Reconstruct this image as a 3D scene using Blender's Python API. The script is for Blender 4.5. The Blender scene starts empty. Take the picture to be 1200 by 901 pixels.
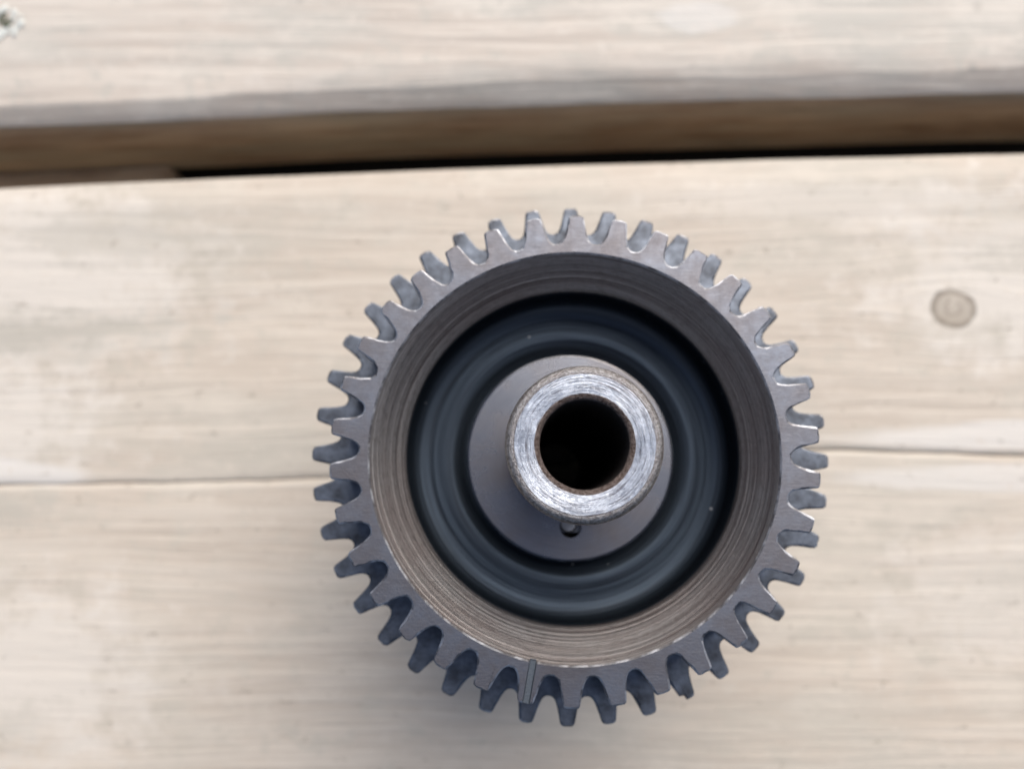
import bpy, bmesh, math, random
from mathutils import Matrix, Vector, noise

random.seed(7)
MM = 0.001                                   # everything below is written in millimetres
scene = bpy.context.scene
COL = scene.collection

# ------------------------------------------------------------------ camera
H = 55.0                                     # height of the upper gear face above the wood
cam_d = bpy.data.cameras.new('camera')
cam = bpy.data.objects.new('camera', cam_d)
COL.objects.link(cam)
R = Matrix(((0.999906175, 0.00176355665, 0.0135842332),
            (0.0, 0.991677941, -0.128743390),
            (-0.0136982307, 0.128731310, 0.991584897))).to_4x4()
cam.matrix_world = Matrix.Translation(Vector((-5.543, -4.596, 94.113 + H)) * MM) @ R
cam_d.sensor_width = 36.0
cam_d.lens = 30.0
cam_d.clip_start = 0.002
cam_d.clip_end = 20.0
cam_d.dof.use_dof = True
cam_d.dof.focus_distance = 0.083
cam_d.dof.aperture_fstop = 19.5
scene.camera = cam

# ------------------------------------------------------------------ sky and sun (bright overcast)
SUN_EL, SUN_AZ = math.radians(48), math.radians(22)      # azimuth from +Y towards +X
world = bpy.data.worlds.new('World')
scene.world = world
world.use_nodes = True
wn = world.node_tree
wn.nodes.clear()
sky = wn.nodes.new('ShaderNodeTexSky')
sky.sky_type = 'NISHITA'
sky.sun_disc = False
sky.sun_elevation = SUN_EL
sky.sun_rotation = SUN_AZ
sky.air_density = 1.0
sky.dust_density = 5.0
sky.ozone_density = 1.0
bg = wn.nodes.new('ShaderNodeBackground')
bg.inputs['Strength'].default_value = 0.06
wo = wn.nodes.new('ShaderNodeOutputWorld')
wn.links.new(sky.outputs[0], bg.inputs[0])
wn.links.new(bg.outputs[0], wo.inputs[0])

sun_d = bpy.data.lights.new('sun', 'SUN')
sun_d.energy = 1.5
sun_d.angle = math.radians(62)
sun_d.color = (1.0, 0.98, 0.955)
sun = bpy.data.objects.new('sun', sun_d)
COL.objects.link(sun)
to_sun = Vector((math.sin(SUN_AZ) * math.cos(SUN_EL), math.cos(SUN_AZ) * math.cos(SUN_EL), math.sin(SUN_EL)))
sun.rotation_euler = to_sun.to_track_quat('Z', 'Y').to_euler()
sun.location = to_sun * 2.0

vs = scene.view_settings
vs.view_transform = 'Standard'
vs.look = 'None'
vs.gamma = 1.0
vs.exposure = 1.02
vs.use_curve_mapping = False


# ------------------------------------------------------------------ helpers
def tag(o, label=None, cat=None, group=None, kind=None):
    if label: o['label'] = label
    if cat: o['category'] = cat
    if group: o['group'] = group
    if kind: o['kind'] = kind
    return o


def empty(name, loc=(0, 0, 0)):
    o = bpy.data.objects.new(name, None)
    o.empty_display_size = 0.01
    COL.objects.link(o)
    o.location = Vector(loc) * MM
    return o


def mark_sharp(bm, ang=32):
    lim = math.radians(ang)
    for f in bm.faces:
        f.smooth = True
    for e in bm.edges:
        if len(e.link_faces) == 2:
            if e.calc_face_angle(0) > lim:
                e.smooth = False


def build(name, bm, mats, parent=None, sharp=32, recalc=True):
    if recalc:
        bmesh.ops.recalc_face_normals(bm, faces=bm.faces)
    mark_sharp(bm, sharp)
    bmesh.ops.scale(bm, vec=(MM, MM, MM), verts=bm.verts)
    me = bpy.data.meshes.new(name)
    bm.to_mesh(me)
    bm.free()
    for m in (mats if isinstance(mats, (list, tuple)) else [mats]):
        me.materials.append(m)
    o = bpy.data.objects.new(name, me)
    COL.objects.link(o)
    if parent: o.parent = parent
    return o


def lathe(prof, n=256, closed=True, midx=None, center=(0, 0), wob=0.0):
    """prof: list of (r, z); a closed ring is swept round the axis. midx: material index for each segment"""
    bm = bmesh.new()
    m = len(prof)
    rows = []
    for i in range(n):
        a = 2 * math.pi * i / n
        c, s = math.cos(a), math.sin(a)
        row = []
        for (r, z) in prof:
            rr = r
            if wob: rr += wob * noise.noise(Vector((c * r * 0.9, s * r * 0.9, z * 1.7 + r)))
            row.append(bm.verts.new((center[0] + rr * c, center[1] + rr * s, z)))
        rows.append(row)
    segs = m if closed else m - 1
    for i in range(n):
        A, B = rows[i], rows[(i + 1) % n]
        for j in range(segs):
            k = (j + 1) % m
            if prof[j][0] < 1e-6 and prof[k][0] < 1e-6: continue
            f = bm.faces.new((A[j], B[j], B[k], A[k]))
            if midx: f.material_index = midx[j]
    bmesh.ops.remove_doubles(bm, verts=bm.verts, dist=1e-5)
    return bm


# ------------------------------------------------------------------ materials
class NT:
    def __init__(self, name):
        self.m = bpy.data.materials.new(name)
        self.m.use_nodes = True
        self.t = self.m.node_tree
        self.b = self.t.nodes['Principled BSDF']

    def n(self, typ, **kw):
        o = self.t.nodes.new(typ)
        for k, v in kw.items(): setattr(o, k, v)
        return o

    def l(self, a, b): self.t.links.new(a, b)

    def val(self, x, sock):
        if hasattr(x, 'is_output'): self.l(x, sock)
        else: sock.default_value = x

    def math(self, op, a, b=0.0, c=None, clamp=False):
        o = self.n('ShaderNodeMath', operation=op)
        o.use_clamp = clamp
        self.val(a, o.inputs[0]); self.val(b, o.inputs[1])
        if c is not None: self.val(c, o.inputs[2])
        return o.outputs[0]

    def coords(self, ref=None, scale=1000.0):
        tc = self.n('ShaderNodeTexCoord')
        if ref: tc.object = ref
        mp = self.n('ShaderNodeVectorMath', operation='SCALE')
        self.l(tc.outputs['Object'], mp.inputs[0])
        mp.inputs['Scale'].default_value = scale
        return mp.outputs[0]

    def sep(self, v):
        s = self.n('ShaderNodeSeparateXYZ'); self.l(v, s.inputs[0]); return s.outputs

    def comb(self, x, y, z=0.0):
        c = self.n('ShaderNodeCombineXYZ')
        for i, q in enumerate((x, y, z)): self.val(q, c.inputs[i])
        return c.outputs[0]

    def vmul(self, v, k):
        o = self.n('ShaderNodeVectorMath', operation='MULTIPLY')
        self.l(v, o.inputs[0]); o.inputs[1].default_value = k
        return o.outputs[0]

    def noise(self, v, scale=1.0, detail=3.0, rough=0.55, dist=0.0):
        o = self.n('ShaderNodeTexNoise')
        self.l(v, o.inputs['Vector'])
        o.inputs['Scale'].default_value = scale
        o.inputs['Detail'].default_value = detail
        o.inputs['Roughness'].default_value = rough
        o.inputs['Distortion'].default_value = dist
        return o.outputs['Fac']

    def ramp(self, f, stops, interp='LINEAR'):
        o = self.n('ShaderNodeValToRGB')
        o.color_ramp.interpolation = interp
        e = o.color_ramp.elements
        while len(e) < len(stops): e.new(0.5)
        for q, (p, c) in zip(e, stops):
            q.position = p
            q.color = (c, c, c, 1) if isinstance(c, (int, float)) else (*c, 1)
        self.l(f, o.inputs[0])
        return o.outputs[0]

    def mix(self, f, a, b, mode='MIX'):
        o = self.n('ShaderNodeMix', data_type='RGBA', blend_type=mode)
        self.val(f, o.inputs[0])
        for q, s in ((a, o.inputs[6]), (b, o.inputs[7])):
            if hasattr(q, 'is_output'): self.l(q, s)
            else: s.default_value = (*q, 1)
        return o.outputs[2]

    def bump(self, h, strength, dist, prev=None):
        o = self.n('ShaderNodeBump')
        o.inputs['Strength'].default_value = strength
        o.inputs['Distance'].default_value = dist
        self.l(h, o.inputs['Height'])
        if prev is not None: self.l(prev, o.inputs['Normal'])
        return o.outputs[0]

    def out(self, color, rough, metal=1.0, normal=None, spec=0.5):
        b = self.b
        if hasattr(color, 'is_output'): self.l(color, b.inputs['Base Color'])
        else: b.inputs['Base Color'].default_value = (*color, 1)
        self.val(rough, b.inputs['Roughness'])
        b.inputs['Metallic'].default_value = metal
        b.inputs['Specular IOR Level'].default_value = spec
        if normal is not None: self.l(normal, b.inputs['Normal'])
        return self.m


def polar(t, v):
    x, y, z = t.sep(v)
    r = t.math('SQRT', t.math('ADD', t.math('MULTIPLY', x, x), t.math('MULTIPLY', y, y)))
    a = t.math('ARCTAN2', y, x)
    return r, a, z, x, y


def arc_vec(t, v, kr, ka):
    """vector whose noise is streaks running round the axis; uses x/r, y/r so there is no seam"""
    r, a, z, x, y = polar(t, v)
    cx = t.math('MULTIPLY', t.math('DIVIDE', x, r), ka)
    cy = t.math('MULTIPLY', t.math('DIVIDE', y, r), ka)
    return t.comb(cx, cy, t.math('MULTIPLY', r, kr))


gear = empty('steel_gear', (0, 0, 0))
tag(gear, 'dark steel double gear with hollow centre shaft standing upright on the near plank', 'gear')
gear.location.z = 0.0


def steel_face():
    t = NT('ground steel face')
    v = t.coords(gear)
    big = t.noise(v, 0.16, 3, 0.6)
    mid = t.noise(v, 1.1, 4, 0.65)
    lines = t.noise(t.vmul(v, (0.5, 5.5, 1.0)), 1.0, 4, 0.75)
    pit = t.noise(v, 3.6, 3, 0.65)
    c = t.mix(t.ramp(big, [(0.35, 0.0), (0.7, 1.0)]), (0.182, 0.198, 0.235), (0.158, 0.149, 0.157))
    c = t.mix(t.ramp(mid, [(0.3, 0.0), (0.75, 0.55)]), c, (0.108, 0.099, 0.103))
    c = t.mix(t.ramp(lines, [(0.50, 0.0), (0.72, 0.35)]), c, (0.30, 0.30, 0.32))
    c = t.mix(t.ramp(pit, [(0.22, 0.85), (0.33, 0.0)]), c, (0.11, 0.09, 0.09))
    rough = t.math('MULTIPLY_ADD', mid, 0.22, 0.36)
    nb = t.bump(lines, 0.12, 0.00005)
    nb = t.bump(pit, 0.25, 0.00008, nb)
    return t.out(c, rough, 1.0, nb)


def steel_edge():
    t = NT('worn bright edge')
    v = t.coords(gear)
    a = t.noise(v, 0.55, 4, 0.6)
    c = t.mix(t.ramp(a, [(0.42, 0.0), (0.62, 1.0)]), (0.15, 0.145, 0.15), (0.46, 0.47, 0.50))
    return t.out(c, 0.45, 1.0, t.bump(a, 0.6, 0.0002))


def steel_flank(name, c0, c1, rough=0.42):
    t = NT(name)
    v = t.coords(gear)
    a = t.noise(v, 0.45, 4, 0.65)
    p = t.noise(v, 4.0, 2, 0.6)
    c = t.mix(t.ramp(a, [(0.3, 0.0), (0.7, 1.0)]), c0, c1)
    c = t.mix(t.ramp(p, [(0.25, 0.6), (0.38, 0.0)]), c, (0.07, 0.055, 0.05))
    return t.out(c, t.math('MULTIPLY_ADD', a, 0.25, rough - 0.1), 1.0, t.bump(p, 0.25, 0.0001))


def steel_turned():
    t = NT('turned bore steel')
    v = t.coords(gear)
    g1 = t.noise(arc_vec(t, v, 2.2, 0.22), 1.0, 4, 0.8)
    g2 = t.noise(arc_vec(t, v, 6.0, 0.4), 1.0, 3, 0.75)
    g3 = t.noise(arc_vec(t, v, 5.0, 22.0), 1.0, 2, 0.6)
    blot = t.noise(v, 0.10, 3, 0.6)
    sp = t.noise(v, 3.4, 3, 0.6)
    c = t.mix(t.ramp(g1, [(0.30, 0.0), (0.70, 1.0)]), (0.155, 0.138, 0.135), (0.35, 0.34, 0.335))
    c = t.mix(t.ramp(blot, [(0.40, 0.0), (0.65, 0.5)]), c, (0.22, 0.18, 0.17))
    c = t.mix(t.ramp(g2, [(0.36, 0.7), (0.46, 0.0)]), c, (0.085, 0.068, 0.064))
    c = t.mix(t.ramp(g2, [(0.58, 0.0), (0.72, 0.6)]), c, (0.50, 0.48, 0.46))
    c = t.mix(t.ramp(g3, [(0.35, 0.35), (0.5, 0.0)]), c, (0.12, 0.10, 0.095))
    c = t.mix(t.ramp(sp, [(0.62, 0.0), (0.8, 0.45)]), c, (0.45, 0.43, 0.41))
    nb = t.bump(g1, 0.30, 0.00015)
    nb = t.bump(g2, 0.5, 0.00012, nb)
    return t.out(c, t.math('MULTIPLY_ADD', g1, 0.2, 0.33), 1.0, nb)


def steel_web():
    t = NT('shade-dark web steel')
    v = t.coords(gear)
    g1 = t.noise(arc_vec(t, v, 1.1, 0.3), 1.0, 4, 0.7)
    g2 = t.noise(arc_vec(t, v, 4.0, 0.5), 1.0, 3, 0.7)
    dust = t.n('ShaderNodeTexVoronoi'); t.l(v, dust.inputs['Vector']); dust.inputs['Scale'].default_value = 0.34
    spec = t.ramp(dust.outputs['Distance'], [(0.035, 1.0), (0.075, 0.0)])
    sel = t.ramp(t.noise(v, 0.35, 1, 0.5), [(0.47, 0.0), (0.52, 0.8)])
    c = t.mix(t.ramp(g1, [(0.3, 0.0), (0.7, 1.0)]), (0.019, 0.025, 0.034), (0.064, 0.083, 0.108))  # shade of the recess and bluish sky tint put into the base colour
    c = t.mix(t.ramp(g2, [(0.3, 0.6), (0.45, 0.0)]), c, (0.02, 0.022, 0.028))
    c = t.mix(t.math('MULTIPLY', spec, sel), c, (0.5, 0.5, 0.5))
    nb = t.bump(g1, 0.35, 0.0003)
    nb = t.bump(g2, 0.3, 0.0001, nb)
    return t.out(c, 0.40, 0.9, nb)


def steel_hub():
    t = NT('hub face steel')
    v = t.coords(gear)
    a = t.noise(v, 0.16, 3, 0.6)
    g = t.noise(arc_vec(t, v, 7.0, 2.5), 1.0, 3, 0.7)
    c = t.mix(t.ramp(a, [(0.35, 0.0), (0.7, 1.0)]), (0.195, 0.202, 0.225), (0.175, 0.162, 0.163))
    c = t.mix(t.ramp(g, [(0.5, 0.0), (0.8, 0.35)]), c, (0.30, 0.295, 0.31))
    return t.out(c, t.math('MULTIPLY_ADD', a, 0.16, 0.20), 1.0, t.bump(g, 0.2, 0.00008))


def steel_end():
    t = NT('bright shaft end')
    v = t.coords(gear)
    g = t.noise(arc_vec(t, v, 3.4, 0.9), 1.0, 5, 0.85)
    g2 = t.noise(arc_vec(t, v, 8.0, 1.6), 1.0, 4, 0.8)
    b = t.noise(v, 0.9, 5, 0.75)
    pit = t.noise(v, 5.0, 3, 0.7)
    sc = t.noise(t.vmul(v, (1.4, 8.0, 1.0)), 1.0, 3, 0.7, 0.6)
    c = t.mix(t.ramp(b, [(0.35, 0.0), (0.68, 1.0)]), (0.66, 0.705, 0.78), (0.31, 0.34, 0.40))
    c = t.mix(t.ramp(g, [(0.50, 0.0), (0.62, 0.85)]), c, (0.15, 0.15, 0.17))
    c = t.mix(t.ramp(g2, [(0.36, 0.9), (0.45, 0.0)]), c, (0.12, 0.105, 0.11))
    c = t.mix(t.ramp(g2, [(0.58, 0.0), (0.68, 0.8)]), c, (0.74, 0.77, 0.82))
    c = t.mix(t.ramp(pit, [(0.28, 0.9), (0.37, 0.0)]), c, (0.10, 0.08, 0.075))
    c = t.mix(t.ramp(sc, [(0.68, 0.0), (0.74, 0.7)]), c, (0.10, 0.10, 0.11))
    nb = t.bump(g, 0.6, 0.0002)
    nb = t.bump(g2, 0.5, 0.0001, nb)
    nb = t.bump(sc, 0.25, 0.0001, nb)
    return t.out(c, t.math('MULTIPLY_ADD', b, 0.2, 0.22), 1.0, nb)


def steel_rust():
    t = NT('rusty bore edge')
    v = t.coords(gear)
    p = t.noise(v, 3.2, 4, 0.8)
    c = t.mix(t.ramp(p, [(0.35, 0.0), (0.65, 1.0)]), (0.075, 0.045, 0.035), (0.33, 0.27, 0.245))
    return t.out(c, 0.5, 0.7, t.bump(p, 1.0, 0.0004))


def steel_bevel():
    t = NT('scuffed shaft bevel')
    v = t.coords(gear)
    p = t.noise(arc_vec(t, v, 6.0, 22.0), 1.0, 4, 0.8)
    g = t.noise(arc_vec(t, v, 12.0, 4.0), 1.0, 3, 0.7)
    c = t.mix(t.ramp(p, [(0.35, 0.0), (0.62, 1.0)]), (0.11, 0.097, 0.094), (0.40, 0.395, 0.40))
    c = t.mix(t.ramp(g, [(0.3, 0.7), (0.48, 0.0)]), c, (0.14, 0.10, 0.09))
    nb = t.bump(p, 0.6, 0.0002)
    return t.out(c, 0.42, 1.0, nb)


def plain(name, c, rough, metal=0.0, scale=1.0, amp=0.4):
    t = NT(name)
    v = t.coords()
    a = t.noise(v, scale, 4, 0.6)
    col = t.mix(a, tuple(x * (1 - amp) for x in c), tuple(x * (1 + amp) for x in c))
    return t.out(col, rough, metal, t.bump(a, 0.4, 0.0004))


def wood(name, knots=(), pale=(), stains=(), bleach=(), seed=0.0, fade=0.0, pale_noise=0.8):
    """weathered plank, the grain runs along local X; coordinates in millimetres"""
    t = NT(name)
    v0 = t.coords()
    sh = t.n('ShaderNodeVectorMath', operation='ADD'); t.l(v0, sh.inputs[0]); sh.inputs[1].default_value = (seed, seed * 0.37, 0)
    v = sh.outputs[0]
    x, y, z = t.sep(v0)
    warp = t.noise(t.vmul(v, (0.010, 0.03, 0.03)), 1.0, 2, 0.5)
    yv = t.math('MULTIPLY_ADD', warp, 7.0, y)
    # swerve the grain round each knot
    for (kx, ky, kr) in knots:
        dx = t.math('SUBTRACT', x, kx); dy = t.math('SUBTRACT', y, ky)
        d2 = t.math('ADD', t.math('MULTIPLY', dx, t.math('MULTIPLY', dx, 0.22)), t.math('MULTIPLY', dy, dy))
        fall = t.math('DIVIDE', kr * kr * 1.2, t.math('ADD', d2, kr * kr))
        yv = t.math('SUBTRACT', yv, t.math('MULTIPLY', dy, fall))
    xs, ys, zs = t.sep(v)
    gv = t.comb(t.math('MULTIPLY', xs, 0.012), t.math('MULTIPLY', yv, 0.26), t.math('MULTIPLY', zs, 0.26))
    bands = t.noise(gv, 1.0, 4, 0.65)
    fv = t.comb(t.math('MULTIPLY', xs, 0.05), t.math('MULTIPLY', yv, 0.8), t.math('MULTIPLY', zs, 0.8))
    fine = t.noise(fv, 1.0, 4, 0.65)
    blot = t.noise(t.vmul(v, (0.022, 0.055, 0.05)), 1.0, 4, 0.6)
    blot2 = t.noise(t.vmul(v, (0.045, 0.11, 0.1)), 1.0, 4, 0.65)
    patch = t.noise(v, 0.16, 4, 0.7)
    base = t.mix(t.ramp(bands, [(0.37, 0.0), (0.60, 1.0)]), (0.40, 0.33, 0.272), (0.50, 0.433, 0.37))
    base = t.mix(t.ramp(bands, [(0.53, 0.0), (0.575, 0.8), (0.64, 0.0)]), base, (0.68, 0.625, 0.56))
    base = t.mix(t.ramp(fine, [(0.48, 0.0), (0.70, 0.6)]), base, (0.66, 0.605, 0.54))
    base = t.mix(t.ramp(fine, [(0.28, 0.4), (0.42, 0.0)]), base, (0.30, 0.24, 0.195))
    base = t.mix(t.ramp(blot, [(0.47, 0.0), (0.60, 0.9)]), base, (0.36, 0.365, 0.335))      # greyed
    base = t.mix(t.ramp(blot2, [(0.50, 0.0), (0.66, 0.75)]), base, (0.67, 0.635, 0.58))        # bleached
    base = t.mix(t.ramp(patch, [(0.54, 0.0), (0.64, 0.6)]), base, (0.34, 0.345, 0.305))       # algae stain
    base = t.mix(t.ramp(patch, [(0.30, 0.6), (0.42, 0.0)]), base, (0.68, 0.64, 0.59))
    vo = t.n('ShaderNodeTexVoronoi'); t.l(v, vo.inputs['Vector']); vo.inputs['Scale'].default_value = 0.085
    base = t.mix(t.math('MULTIPLY', t.ramp(vo.outputs['Distance'], [(0.05, 0.75), (0.10, 0.0)]), t.ramp(vo.outputs['Color'], [(0.5, 0.0), (0.52, 1.0)])), base, (0.20, 0.18, 0.15))
    ln = t.noise(t.comb(t.math('MULTIPLY', xs, 0.0035), t.math('MULTIPLY', yv, 0.11), 4.0), 1.0, 2, 0.5)
    base = t.mix(t.ramp(ln, [(0.485, 0.0), (0.50, 0.75), (0.53, 0.0)]), base, (0.66, 0.62, 0.565))   # hard pale growth lines
    for (px, py, rx, ry, amt) in bleach:           # sun-bleached, silvery areas
        dx = t.math('DIVIDE', t.math('SUBTRACT', x, px), rx)
        dy = t.math('DIVIDE', t.math('SUBTRACT', y, py), ry)
        d = t.math('SQRT', t.math('ADD', t.math('MULTIPLY', dx, dx), t.math('MULTIPLY', dy, dy)))
        d = t.math('MULTIPLY_ADD', t.math('SUBTRACT', blot2, 0.5), 1.6, d)
        d = t.math('MULTIPLY_ADD', t.math('SUBTRACT', patch, 0.5), 2.0, d)
        base = t.mix(t.ramp(d, [(0.45, amt), (1.05, 0.0)]), base, (0.80, 0.815, 0.82))
    for (px, py, rx, ry, amt) in stains:           # grey-green algae stains, ragged along the grain
        dx = t.math('DIVIDE', t.math('SUBTRACT', x, px), rx)
        dy = t.math('DIVIDE', t.math('SUBTRACT', y, py), ry)
        d = t.math('SQRT', t.math('ADD', t.math('MULTIPLY', dx, dx), t.math('MULTIPLY', dy, dy)))
        d = t.math('MULTIPLY_ADD', t.math('SUBTRACT', bands, 0.5), 3.0, d)
        d = t.math('MULTIPLY_ADD', t.math('SUBTRACT', patch, 0.5), 3.2, d)
        base = t.mix(t.ramp(d, [(0.25, amt), (0.95, 0.0)]), base, (0.25, 0.275, 0.26))
    for (px, py, rx, ry, slope, amt) in pale:      # bleached, resin-poor tongues beside the crack
        dx = t.math('DIVIDE', t.math('SUBTRACT', x, px), rx)
        dy = t.math('DIVIDE', t.math('SUBTRACT', t.math('MULTIPLY_ADD', dx, -slope, y), py), ry)
        d = t.math('SQRT', t.math('ADD', t.math('MULTIPLY', dx, dx), t.math('MULTIPLY', dy, dy)))
        d = t.math('MULTIPLY_ADD', t.math('SUBTRACT', blot2, 0.5), pale_noise, d)
        base = t.mix(t.ramp(d, [(0.7, amt), (1.05, 0.0)]), base, (0.84, 0.90, 0.97))
    flk0 = t.noise(v, 0.35, 3, 0.7)
    for (kx, ky, kr) in knots:
        dx = t.math('MULTIPLY', t.math('SUBTRACT', x, kx), 1.0); dy = t.math('MULTIPLY', t.math('SUBTRACT', y, ky), 1.12)
        d = t.math('DIVIDE', t.math('SQRT', t.math('ADD', t.math('MULTIPLY', dx, dx), t.math('MULTIPLY', dy, dy))), kr)
        d = t.math('MULTIPLY_ADD', t.math('SUBTRACT', patch, 0.5), 0.45, d)
        base = t.mix(t.ramp(d, [(1.1, 0.6), (1.9, 0.0)]), base, (0.66, 0.64, 0.59))
        rings = t.math('SINE', t.math('MULTIPLY_ADD', flk0, 7.0, t.math('MULTIPLY', d, 13.0)))
        base = t.mix(t.ramp(d, [(0.72, 0.65), (0.86, 0.75), (1.10, 0.0)]), base, t.ramp(d, [(0.3, (0.37, 0.335, 0.285)), (0.72, (0.31, 0.275, 0.225)), (0.93, (0.17, 0.15, 0.12))]))
        base = t.mix(t.math('MULTIPLY', t.ramp(d, [(0.8, 1.0), (0.95, 0.0)]), t.ramp(rings, [(0.3, 0.0), (1.0, 0.45)])), base, (0.20, 0.175, 0.14))
        base = t.mix(t.math('MULTIPLY', t.ramp(d, [(0.80, 0.0), (0.9, 1.0), (1.06, 0.0)]), t.ramp(flk0, [(0.42, 0.0), (0.55, 0.6)])), base, (0.13, 0.11, 0.09))
    flk = t.noise(t.vmul(v, (0.30, 0.55, 0.5)), 1.0, 3, 0.7)
    base = t.mix(t.ramp(flk, [(0.62, 0.0), (0.68, 0.7)]), base, (0.66, 0.63, 0.58))
    base = t.mix(t.ramp(flk, [(0.29, 0.55), (0.37, 0.0)]), base, (0.27, 0.24, 0.20))
    base = t.mix(1.0, base, (0.875, 0.82, 0.765), 'MULTIPLY')
    if fade: base = t.mix(fade, base, (0.68, 0.65, 0.60))
    nb = t.bump(bands, 0.25, 0.0012)
    nb = t.bump(fine, 0.35, 0.0005, nb)
    return t.out(base, t.math('MULTIPLY_ADD', fine, -0.15, 0.62), 0.0, nb, 0.35)


def side_wood():
    """sawn plank sides, sheltered and still brown"""
    t = NT('sawn plank side')
    v = t.coords()
    a = t.noise(t.vmul(v, (0.03, 0.1, 0.16)), 1.0, 4, 0.6)
    b = t.noise(t.vmul(v, (0.045, 0.5, 0.5)), 1.0, 4, 0.7)
    g = t.noise(t.vmul(v, (0.02, 0.06, 0.10)), 1.0, 3, 0.6)
    c = t.mix(t.ramp(a, [(0.32, 0.0), (0.68, 1.0)]), (0.25, 0.165, 0.105), (0.52, 0.425, 0.305))
    c = t.mix(t.ramp(g, [(0.45, 0.0), (0.65, 0.8)]), c, (0.37, 0.335, 0.255))
    c = t.mix(t.ramp(b, [(0.28, 0.6), (0.42, 0.0)]), c, (0.17, 0.115, 0.075))
    c = t.mix(t.ramp(b, [(0.5, 0.0), (0.72, 0.6)]), c, (0.50, 0.385, 0.28))
    return t.out(c, 0.75, 0.0, t.bump(b, 0.4, 0.0006), 0.3)


M_face, M_edge = steel_face(), steel_edge()
M_flank = steel_flank('tooth flank steel', (0.12, 0.125, 0.14), (0.075, 0.072, 0.078))
M_low = steel_flank('lower gear steel', (0.175, 0.198, 0.238), (0.062, 0.066, 0.076), 0.45)
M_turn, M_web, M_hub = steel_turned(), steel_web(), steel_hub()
M_end, M_bev, M_rust = steel_end(), steel_bevel(), steel_rust()
M_hole = plain('dark hole wall', (0.022, 0.018, 0.016), 0.55, 0.0, 700.0)  # near-black brown for the shaft bore and the pin hole
M_pin = steel_flank('pin steel', (0.42, 0.41, 0.40), (0.24, 0.22, 0.20), 0.4)

# ------------------------------------------------------------------ ground and timber
def edge_y(x, base):
    """slightly bowed plank edge (mm)"""
    return base + 0.0285 * x - 0.000085 * x * x + 0.25 * noise.noise(Vector((x * 0.03, base, 0)))


CRACK = [(-600, -9), (-300, -5), (-97, -2.75), (-70, -2.4), (-42, -1.7), (-10, 0.3), (20, 2.0), (47, 3.2), (60, 2.9), (81, 2.1), (140, 0.5), (600, -6)]


def crack_y(x):
    for (a, b) in zip(CRACK, CRACK[1:]):
        if a[0] <= x <= b[0]:
            u = (x - a[0]) / (b[0] - a[0]); u = u * u * (3 - 2 * u)
            return a[1] + (b[1] - a[1]) * u + 0.22 * noise.noise(Vector((x * 0.09, 3.1, 0))) + 0.1 * noise.noise(Vector((x * 0.4, 9.1, 0)))
    return a[1]


def plank(name, y_far, y_near, mats, thick, far_round, near_round, crack=False, rag=0.0):
    bm = bmesh.new()
    xs = []
    x = -600.0
    while x <= 600.01:
        xs.append(x)
        x += 1.5 if -130 <= x < 130 else 20
    rows = []
    for x in xs:
        yf = edge_y(x, y_far); yn = edge_y(x, y_near)
        rg = rag * (noise.noise(Vector((x * 0.05, 7.7, 0))) + 0.6 * noise.noise(Vector((x * 0.16, 1.7, 0))))
        rf, rn = far_round, near_round + rg
        P = []
        # near rounding, top sheet, far rounding, underside
        wv = 0.18 * noise.noise(Vector((x * 0.06, 4.4, y_near)))
        P.append((yn, -thick))
        P.append((yn, -0.6 * thick))
        P.append((yn + wv, -rn * 0.64 - 0.25))
        P.append((yn + wv + 0.12, -rn * 0.64))                  # planed-off, worn arris
        P.append((yn + wv + 0.35 * rn, -rn * 0.41 + 0.3 * wv))
        P.append((yn + wv + 0.75 * rn, -rn * 0.16 + 0.15 * rg))
        P.append((yn + 0.97 * rn, -rn * 0.02))
        ys = [yn + rn]
        span = (yf - rf) - (yn + rn)
        nstep = 26
        for k in range(1, nstep): ys.append(yn + rn + span * k / nstep)
        ys.append(yf - rf)
        if crack:
            cy = crack_y(x)
            w = 0.15 + 0.12 * noise.noise(Vector((x * 0.07, 5.5, 0)))
            ys = [q for q in ys if abs(q - cy) > 2.2]
            ys += [cy - 1.4, cy - w - 0.35, cy - w, cy, cy + w, cy + w + 0.35, cy + 1.4]
            ys.sort()
            while len(ys) < nstep + 6: ys.insert(2, (ys[1] + ys[2]) / 2)
            ys = sorted(ys)[:nstep + 6] if len(ys) > nstep + 6 else ys
        for q in ys:
            zz = 0.16 * noise.noise(Vector((x * 0.012, q * 0.18, y_far)))
            zz += 0.06 * noise.noise(Vector((x * 0.05, q * 0.6, y_far)))
            if crack:
                d = abs(q - cy)
                if d < 0.01: zz -= 1.0
                elif d < w + 0.02: zz -= 0.3
                elif d < w + 0.4: zz -= 0.08
            P.append((q, zz))
        for k in range(1, 4):
            a = math.pi / 2 * k / 4
            P.append((yf - rf + rf * math.sin(a), -rf * (1 - math.cos(a))))
        P.append((yf, -rf)); P.append((yf, -thick))
        rows.append([bm.verts.new((x, p[0], p[1])) for p in P])
    L = min(len(r) for r in rows)
    assert L == max(len(r) for r in rows)
    for A, B in zip(rows, rows[1:]):
        for j in range(L):
            k = (j + 1) % L
            f = bm.faces.new((A[j], B[j], B[k], A[k]))
            if j < 2 or j >= L - 2: f.material_index = 1
    bm.faces.new(rows[0]); bm.faces.new(rows[-1])
    return build(name, bm, mats, None, 60)


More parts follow.
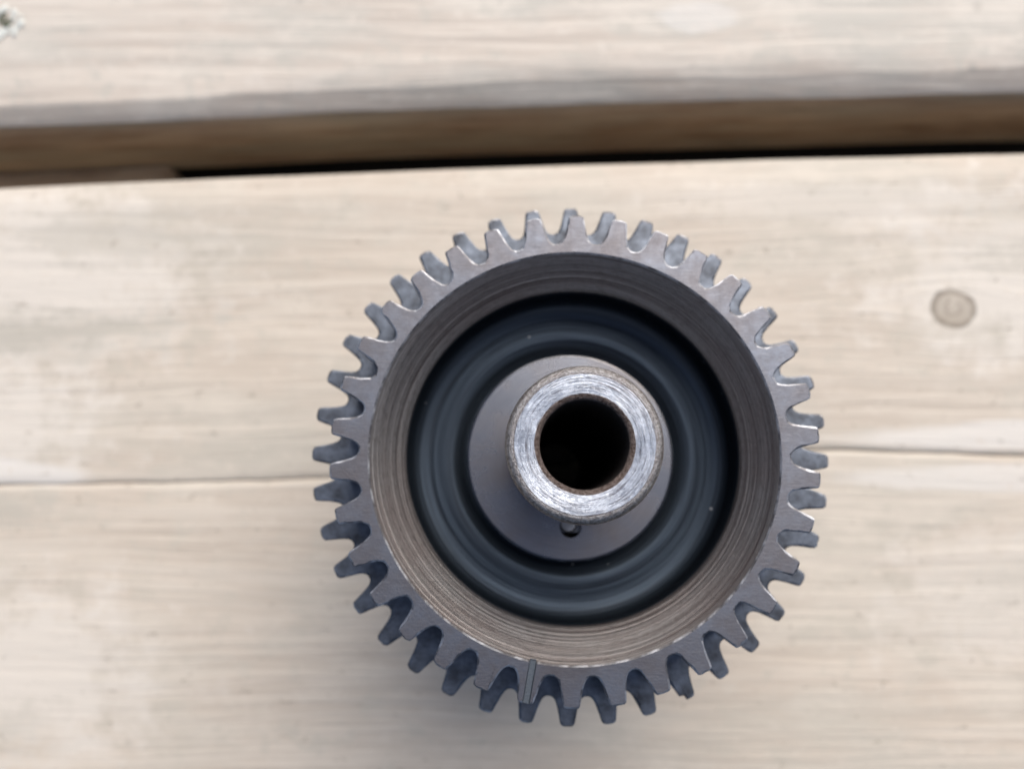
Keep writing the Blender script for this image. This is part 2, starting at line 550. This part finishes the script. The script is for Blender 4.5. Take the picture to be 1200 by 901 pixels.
M_wood_a = wood('weathered plank wood', knots=((70.5, 28.1, 4.1),),
                pale=((-106, 0.4, 28, 3.0, -2.4, 0.9), (92, 6.0, 48, 3.2, 1.2, 0.85), (88, -1.6, 44, 3.0, 0.0, 0.75)),
                stains=((-92, 24, 30, 5.5, 0.85), (-98, -7, 16, 5, 0.75), (-84, 42, 20, 6, 0.5), (88, 40, 22, 8, 0.55), (-50, 3, 18, 5, 0.45), (-96, -44, 14, 6, 0.5), (30, -42, 40, 5, 0.3), (84, -20, 20, 8, 0.4)),
                bleach=((-96, 34, 40, 22, 0.9), (-100, 8, 26, 12, 0.85), (-92, -34, 32, 18, 0.8), (84, 34, 34, 18, 0.85), (80, -22, 30, 14, 0.55), (50, 48, 40, 5, 0.5)), seed=11.0)
M_wood_b = wood('far plank wood', pale=((26, 84.0, 8, 3.2, 0.0, 0.35),), pale_noise=2.2, fade=0.42, seed=240.0)
M_side = side_wood()

near = plank('wooden_plank', 55.1, -89.0, [M_wood_a, M_side], 28, 1.0, 4.0, crack=True)
tag(near, 'weathered pale plank with a long crack and a round knot, the gear standing on it', 'plank', 'two weathered planks side by side')
far = plank('wooden_plank', 215.0, 67.6, [M_wood_b, M_side], 25.0, 3.0, 3.6, rag=0.55)
tag(far, 'pale plank beyond the dark gap, its worn rounded edge facing the gear', 'plank', 'two weathered planks side by side')

bm = bmesh.new()
bmesh.ops.create_cube(bm, size=1.0)
bmesh.ops.scale(bm, vec=(160, 11.6, 34), verts=bm.verts)
bmesh.ops.bevel(bm, geom=bm.edges[:], offset=0.8, segments=2, affect='EDGES')
jo = build('wooden_spacer', bm, M_side)
jo.rotation_euler.z = math.radians(2.6)
jo.location = Vector((-79.5 - 80, 55.3, -22.5 - 17)) * MM
tag(jo, 'brown timber spacer filling the left end of the gap between the two planks', 'spacer')

bm = bmesh.new()
bmesh.ops.create_grid(bm, x_segments=24, y_segments=24, size=4000)
for vtx in bm.verts: vtx.co.z += 3 * noise.noise(vtx.co * 0.003)
gr = build('ground', bm, plain('gap-shade soil', (0.018, 0.016, 0.015), 0.9, 0.0, 0.05))  # near-black base colour carries the shade seen through the plank gap
gr.location.z = -0.061
tag(gr, 'soil below the planks, coloured near black for the shade in the gap', None, None, 'structure')

# ------------------------------------------------------------------ the gear
ZU = H                 # upper gear face
ZL = H - 10.46         # lower gear face
ZB = H - 21.0          # underside of the lower gear
PI = math.pi


def tooth(name, parent, hw, rin, pitch, a0, z1, z0, mats, cham, rnd, chip=False, tip_only=False):
    """one gear tooth with half of the gap on each side. hw: (radius, half width) from root to tip"""
    rnd_ = random.Random(rnd)
    half = []
    jit = [1 + rnd_.uniform(-0.015, 0.015) for _ in range(2)]
    side = []
    for s in (-1, 1):
        pts = []
        for (r, w) in hw:
            pts.append([r, s * w * jit[(s + 1) // 2]])
        wear = rnd_.uniform(0.0, 0.16) ** 1.3 * 2.0               # each corner of the tip is worn differently
        pts[-1][0] -= wear * 0.45; pts[-1][1] *= 1 - wear * 0.5
        if chip and s == -1:
            pts[-1][0] -= 0.55; pts[-2][0] -= 0.45; pts[-2][1] *= 0.9; pts[-1][1] *= 0.5
        side.append(pts)
    rroot = hw[0][0]
    contour = []                                    # polar (r, angle) from -pitch/2 to +pitch/2
    contour.append((rroot, -pitch / 2))
    contour.append((rroot, -(pitch / 2 + hw[0][1] / rroot) / 2))
    for r, w in side[0]: contour.append((r, w / r))
    rt, wt = hw[-1]
    for k in (-0.5, 0, 0.5): contour.append((rt + 0.02 + rnd_.uniform(-0.03, 0.02), k * wt / rt))
    for r, w in reversed(side[1]): contour.append((r, w / r))
    contour.append((rroot, (pitch / 2 + hw[0][1] / rroot) / 2))
    contour.append((rroot, pitch / 2))
    n = len(contour)
    P = [Vector((r * math.sin(-a), r * math.cos(a), 0)) for r, a in contour]   # tooth points to +Y
    # outward normals for the chamfer
    I = []
    for i in range(n):
        if i in (0, n - 1):
            q = P[i].normalized()
        else:
            d = (P[i + 1] - P[i - 1]).normalized()
            q = Vector((d.y, -d.x, 0))
            if q.dot(P[i]) < 0 and abs(q.dot(P[i].normalized())) > 0.6: q = -q
        I.append(q)
    # make sure normals point out of the tooth (away from its middle line and the axis)
    for i in range(1, n - 1):
        mid = Vector((0, (rroot + rt) / 2 - 1.2, 0))
        if i <= 1 or i >= n - 2: continue
        if I[i].dot(P[i] - mid) < 0: I[i] = -I[i]
    bm = bmesh.new()
    c = [cham * (1 + 0.5 * rnd_.uniform(-1, 1)) for _ in range(n)]
    c[0] = c[-1] = c[1] = c[-2] = cham
    top = [bm.verts.new(P[i] - I[i] * c[i] * 1.5 + Vector((0, 0, z1))) for i in range(n)]
    up = [bm.verts.new(P[i] + Vector((0, 0, z1 - c[i] * 0.75))) for i in range(n)]
    dn = [bm.verts.new(P[i] + Vector((0, 0, z0))) for i in range(n)]
    inn_t, inn_b = [], []
    for i in range(n):
        a = -pitch / 2 + pitch * i / (n - 1)
        q = Vector((rin * math.sin(-a), rin * math.cos(a), 0))
        inn_t.append(bm.verts.new(q + Vector((0, 0, z1))))
        inn_b.append(bm.verts.new(q + Vector((0, 0, z0))))
    for i in range(n - 1):
        j = i + 1
        bm.faces.new((top[i], top[j], inn_t[j], inn_t[i])).material_index = 0
        bm.faces.new((top[j], top[i], up[i], up[j])).material_index = 1 if (not tip_only or min(contour[i][0], contour[j][0]) > rt - 0.45) else 0
        bm.faces.new((up[j], up[i], dn[i], dn[j])).material_index = 2
        bm.faces.new((dn[j], dn[i], inn_b[i], inn_b[j])).material_index = 2
        bm.faces.new((inn_t[i], inn_t[j], inn_b[j], inn_b[i])).material_index = 2
    bm.faces.new((top[0], inn_t[0], inn_b[0], dn[0], up[0])).material_index = 2
    bm.faces.new((inn_t[-1], top[-1], up[-1], dn[-1], inn_b[-1])).material_index = 2
    bmesh.ops.rotate(bm, cent=(0, 0, 0), matrix=Matrix.Rotation(a0, 3, 'Z'), verts=bm.verts)
    return build(name, bm, mats, parent, 14)


# upper wheel: rim, then 34 teeth
PU, PL = -0.0185, -0.0149
rim_prof = [(22.57, ZU - 0.14), (22.76, ZU), (23.20, ZU), (23.20, ZL), (20.0, ZL), (20.0, ZL + 3), (22.4, ZU - 0.5)]
upper = build('upper_gear_wheel', lathe(rim_prof, 272, True, [1, 0, 2, 2, 2, 2, 2]), [M_face, M_edge, M_flank], gear, 14)
UP = [(23.78, 1.98), (23.90, 1.72), (24.15, 1.50), (24.55, 1.33), (25.1, 1.18), (25.8, 1.05), (26.45, 0.95), (26.83, 0.86), (27.0, 0.70)]
slot_cut = None
for k in range(34):
    tooth('tooth', upper, UP, 23.20, 2 * PI / 34, -k * 2 * PI / 34 + PU, ZU, ZL, [M_face, M_edge, M_flank], 0.11, 100 + k)

# the lower, larger wheel: body, then 40 teeth
low_prof = [(21.0, ZL), (27.60, ZL), (27.60, ZB), (10.0, ZB), (10.0, ZB + 4.0), (21.0, ZB + 4.0)]
lower = build('lower_gear_wheel', lathe(low_prof, 240, True, [0] * 6), [M_low], gear)
LO = [(28.15, 2.02), (28.27, 1.76), (28.5, 1.54), (28.9, 1.37), (29.5, 1.20), (30.2, 1.05), (30.85, 0.93), (31.3, 0.80), (31.5, 0.60)]
for k in range(40):
    tooth('tooth', lower, LO, 27.60, 2 * PI / 40, -k * 2 * PI / 40 + PL, ZL, ZB, [M_low, M_edge, M_flank], 0.14, 300 + k, k == 17, True)

# turned cone inside the rim
cone = [(22.56, ZU - 0.14)]
for k in range(1, 25):
    u = k / 24
    cone.append((22.56 - 3.50 * u, ZU - 0.14 - 2.95 * u + 0.012 * math.sin(k * 2.6) + 0.010 * math.sin(k * 5.1 + 1)))
cone += [(18.94, ZU - 3.25), (18.94, ZU - 3.9), (22.3, ZU - 3.9)]
build('turned_bore_ring', lathe(cone, 256, True, None), M_turn, gear, 50)

# dark web at the bottom of the recess
ZW = H - 11.6
web = [(19.7, ZU - 3.95), (19.7, ZW + 2.2), (19.45, ZW + 1.2), (18.9, ZW + 0.5), (18.0, ZW + 0.12), (17.0, ZW), (16.0, ZW + 0.1), (14.9, ZW + 0.12), (14.2, ZW - 0.05),
       (13.6, ZW - 0.4), (13.0, ZW - 0.75), (12.5, ZW - 0.9), (11.6, ZW - 0.9), (11.6, ZB + 4.2), (20.9, ZB + 4.2), (20.9, ZU - 3.95)]
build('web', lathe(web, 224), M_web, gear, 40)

# hub with a small pin in it
ZH = H - 8.6
hub = build('hub', lathe([(4.6, ZH), (12.08, ZH), (12.26, ZH - 0.07), (12.36, ZH - 0.24), (12.36, ZB + 3), (4.6, ZB + 3)], 192, True, [0, 0, 2, 1, 1, 1]),
            [M_hub, M_flank, M_edge], gear, 50)

# hollow shaft
ZS = H + 16.8
prof = [(4.10, ZS - 0.75), (4.20, ZS - 0.35), (4.52, ZS - 0.03), (4.60, ZS), (6.42, ZS), (6.47, ZS - 0.07), (6.54, ZS - 0.05), (6.95, ZS - 0.22), (7.18, ZS - 0.48), (7.26, ZS - 0.85),
        (7.26, ZH - 0.5), (9.0, ZH - 0.5), (9.0, 1.0), (8.4, 0.12), (4.13, 0.12)]
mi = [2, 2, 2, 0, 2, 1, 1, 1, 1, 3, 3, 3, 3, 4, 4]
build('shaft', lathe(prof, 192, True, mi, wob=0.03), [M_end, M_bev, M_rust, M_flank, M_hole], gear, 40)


# ------------------------------------------------------------------ witness slot, pin hole
def carve(objs, cutters):
    """cut real grooves: boolean difference, result written back into each mesh"""
    for o in objs:
        for c in cutters:
            md = o.modifiers.new('cut', 'BOOLEAN')
            md.operation = 'DIFFERENCE'; md.solver = 'EXACT'; md.object = c
            md.material_mode = 'TRANSFER'
    dg = bpy.context.evaluated_depsgraph_get()
    for o in objs:
        me = bpy.data.meshes.new_from_object(o.evaluated_get(dg))
        old = o.data
        bm2 = bmesh.new(); bm2.from_mesh(me); mark_sharp(bm2, 14); bm2.to_mesh(me); bm2.free()
        o.modifiers.clear()
        o.data = me
        bpy.data.meshes.remove(old)
    for c in cutters: bpy.data.objects.remove(c)


M_slot = steel_flank('slot steel', (0.20, 0.225, 0.245), (0.13, 0.145, 0.16), 0.45)
sa, sb = Vector((-4.47, -21.6, 0)), Vector((-5.56, -27.5, 0))
d = (sb - sa).normalized(); nrm = Vector((d.y, -d.x, 0))
bm = bmesh.new()
ring = []
for w, z in ((0.47, ZU + 1), (0.40, ZU - 0.05), (0.31, ZU - 0.26), (-0.31, ZU - 0.26), (-0.40, ZU - 0.05), (-0.47, ZU + 1)):
    ring.append([bm.verts.new(p + nrm * w + Vector((0, 0, z))) for p in (sa, sb)])
for A, B in zip(ring, ring[1:] + ring[:1]): bm.faces.new((A[0], A[1], B[1], B[0]))
bm.faces.new([q[0] for q in ring]); bm.faces.new([q[1] for q in ring])
cut = build('slot_cutter', bm, M_slot)
marked = [o for o in upper.children][18]
cone_o = bpy.data.objects['turned_bore_ring']
carve([marked, upper, cone_o], [cut])
marked['label'] = 'tooth with a narrow slot cut across its face'

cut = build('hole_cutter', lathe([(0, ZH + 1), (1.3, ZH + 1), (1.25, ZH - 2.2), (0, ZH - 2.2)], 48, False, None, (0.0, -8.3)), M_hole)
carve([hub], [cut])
pin = build('pin', lathe([(0, ZH + 0.15), (0.8, ZH + 0.12), (1.0, ZH - 0.1), (1.02, ZH - 2.1), (0, ZH - 2.1)], 40, False, None, (-0.25, -8.0)), M_pin, gear, 40)

# ------------------------------------------------------------------ lichen on the far plank
bm = bmesh.new()
rl = random.Random(5)
for k in range(46):
    a, r = rl.uniform(0, 2 * PI), 2.9 * math.sqrt(rl.uniform(0.0, 1.0))
    c0 = Vector((r * math.cos(a) * 1.15, r * math.sin(a) * 1.1, 0.12))
    ret = bmesh.ops.create_icosphere(bm, subdivisions=1, radius=rl.uniform(0.35, 0.85))
    for q in ret['verts']:
        q.co = Vector((q.co.x * rl.uniform(0.8, 1.3), q.co.y * rl.uniform(0.8, 1.3), q.co.z * 0.45)) + c0
    core = (c0 - Vector((0.3, 0.6, 0))).length < 1.25
    for f in {f for q in ret['verts'] for f in q.link_faces}: f.material_index = 1 if core else 0
lich = build('lichen_patch', bm, [plain('pale lichen', (0.72, 0.74, 0.70), 0.9, 0.0, 900.0, 0.25), plain('green lichen core', (0.10, 0.11, 0.07), 0.9, 0.0, 900.0, 0.4)], None, 60)
lich.location = Vector((-103.0, 83.6, 0.0)) * MM
tag(lich, 'small crusty white lichen patch with a dark middle on the far plank', 'lichen')
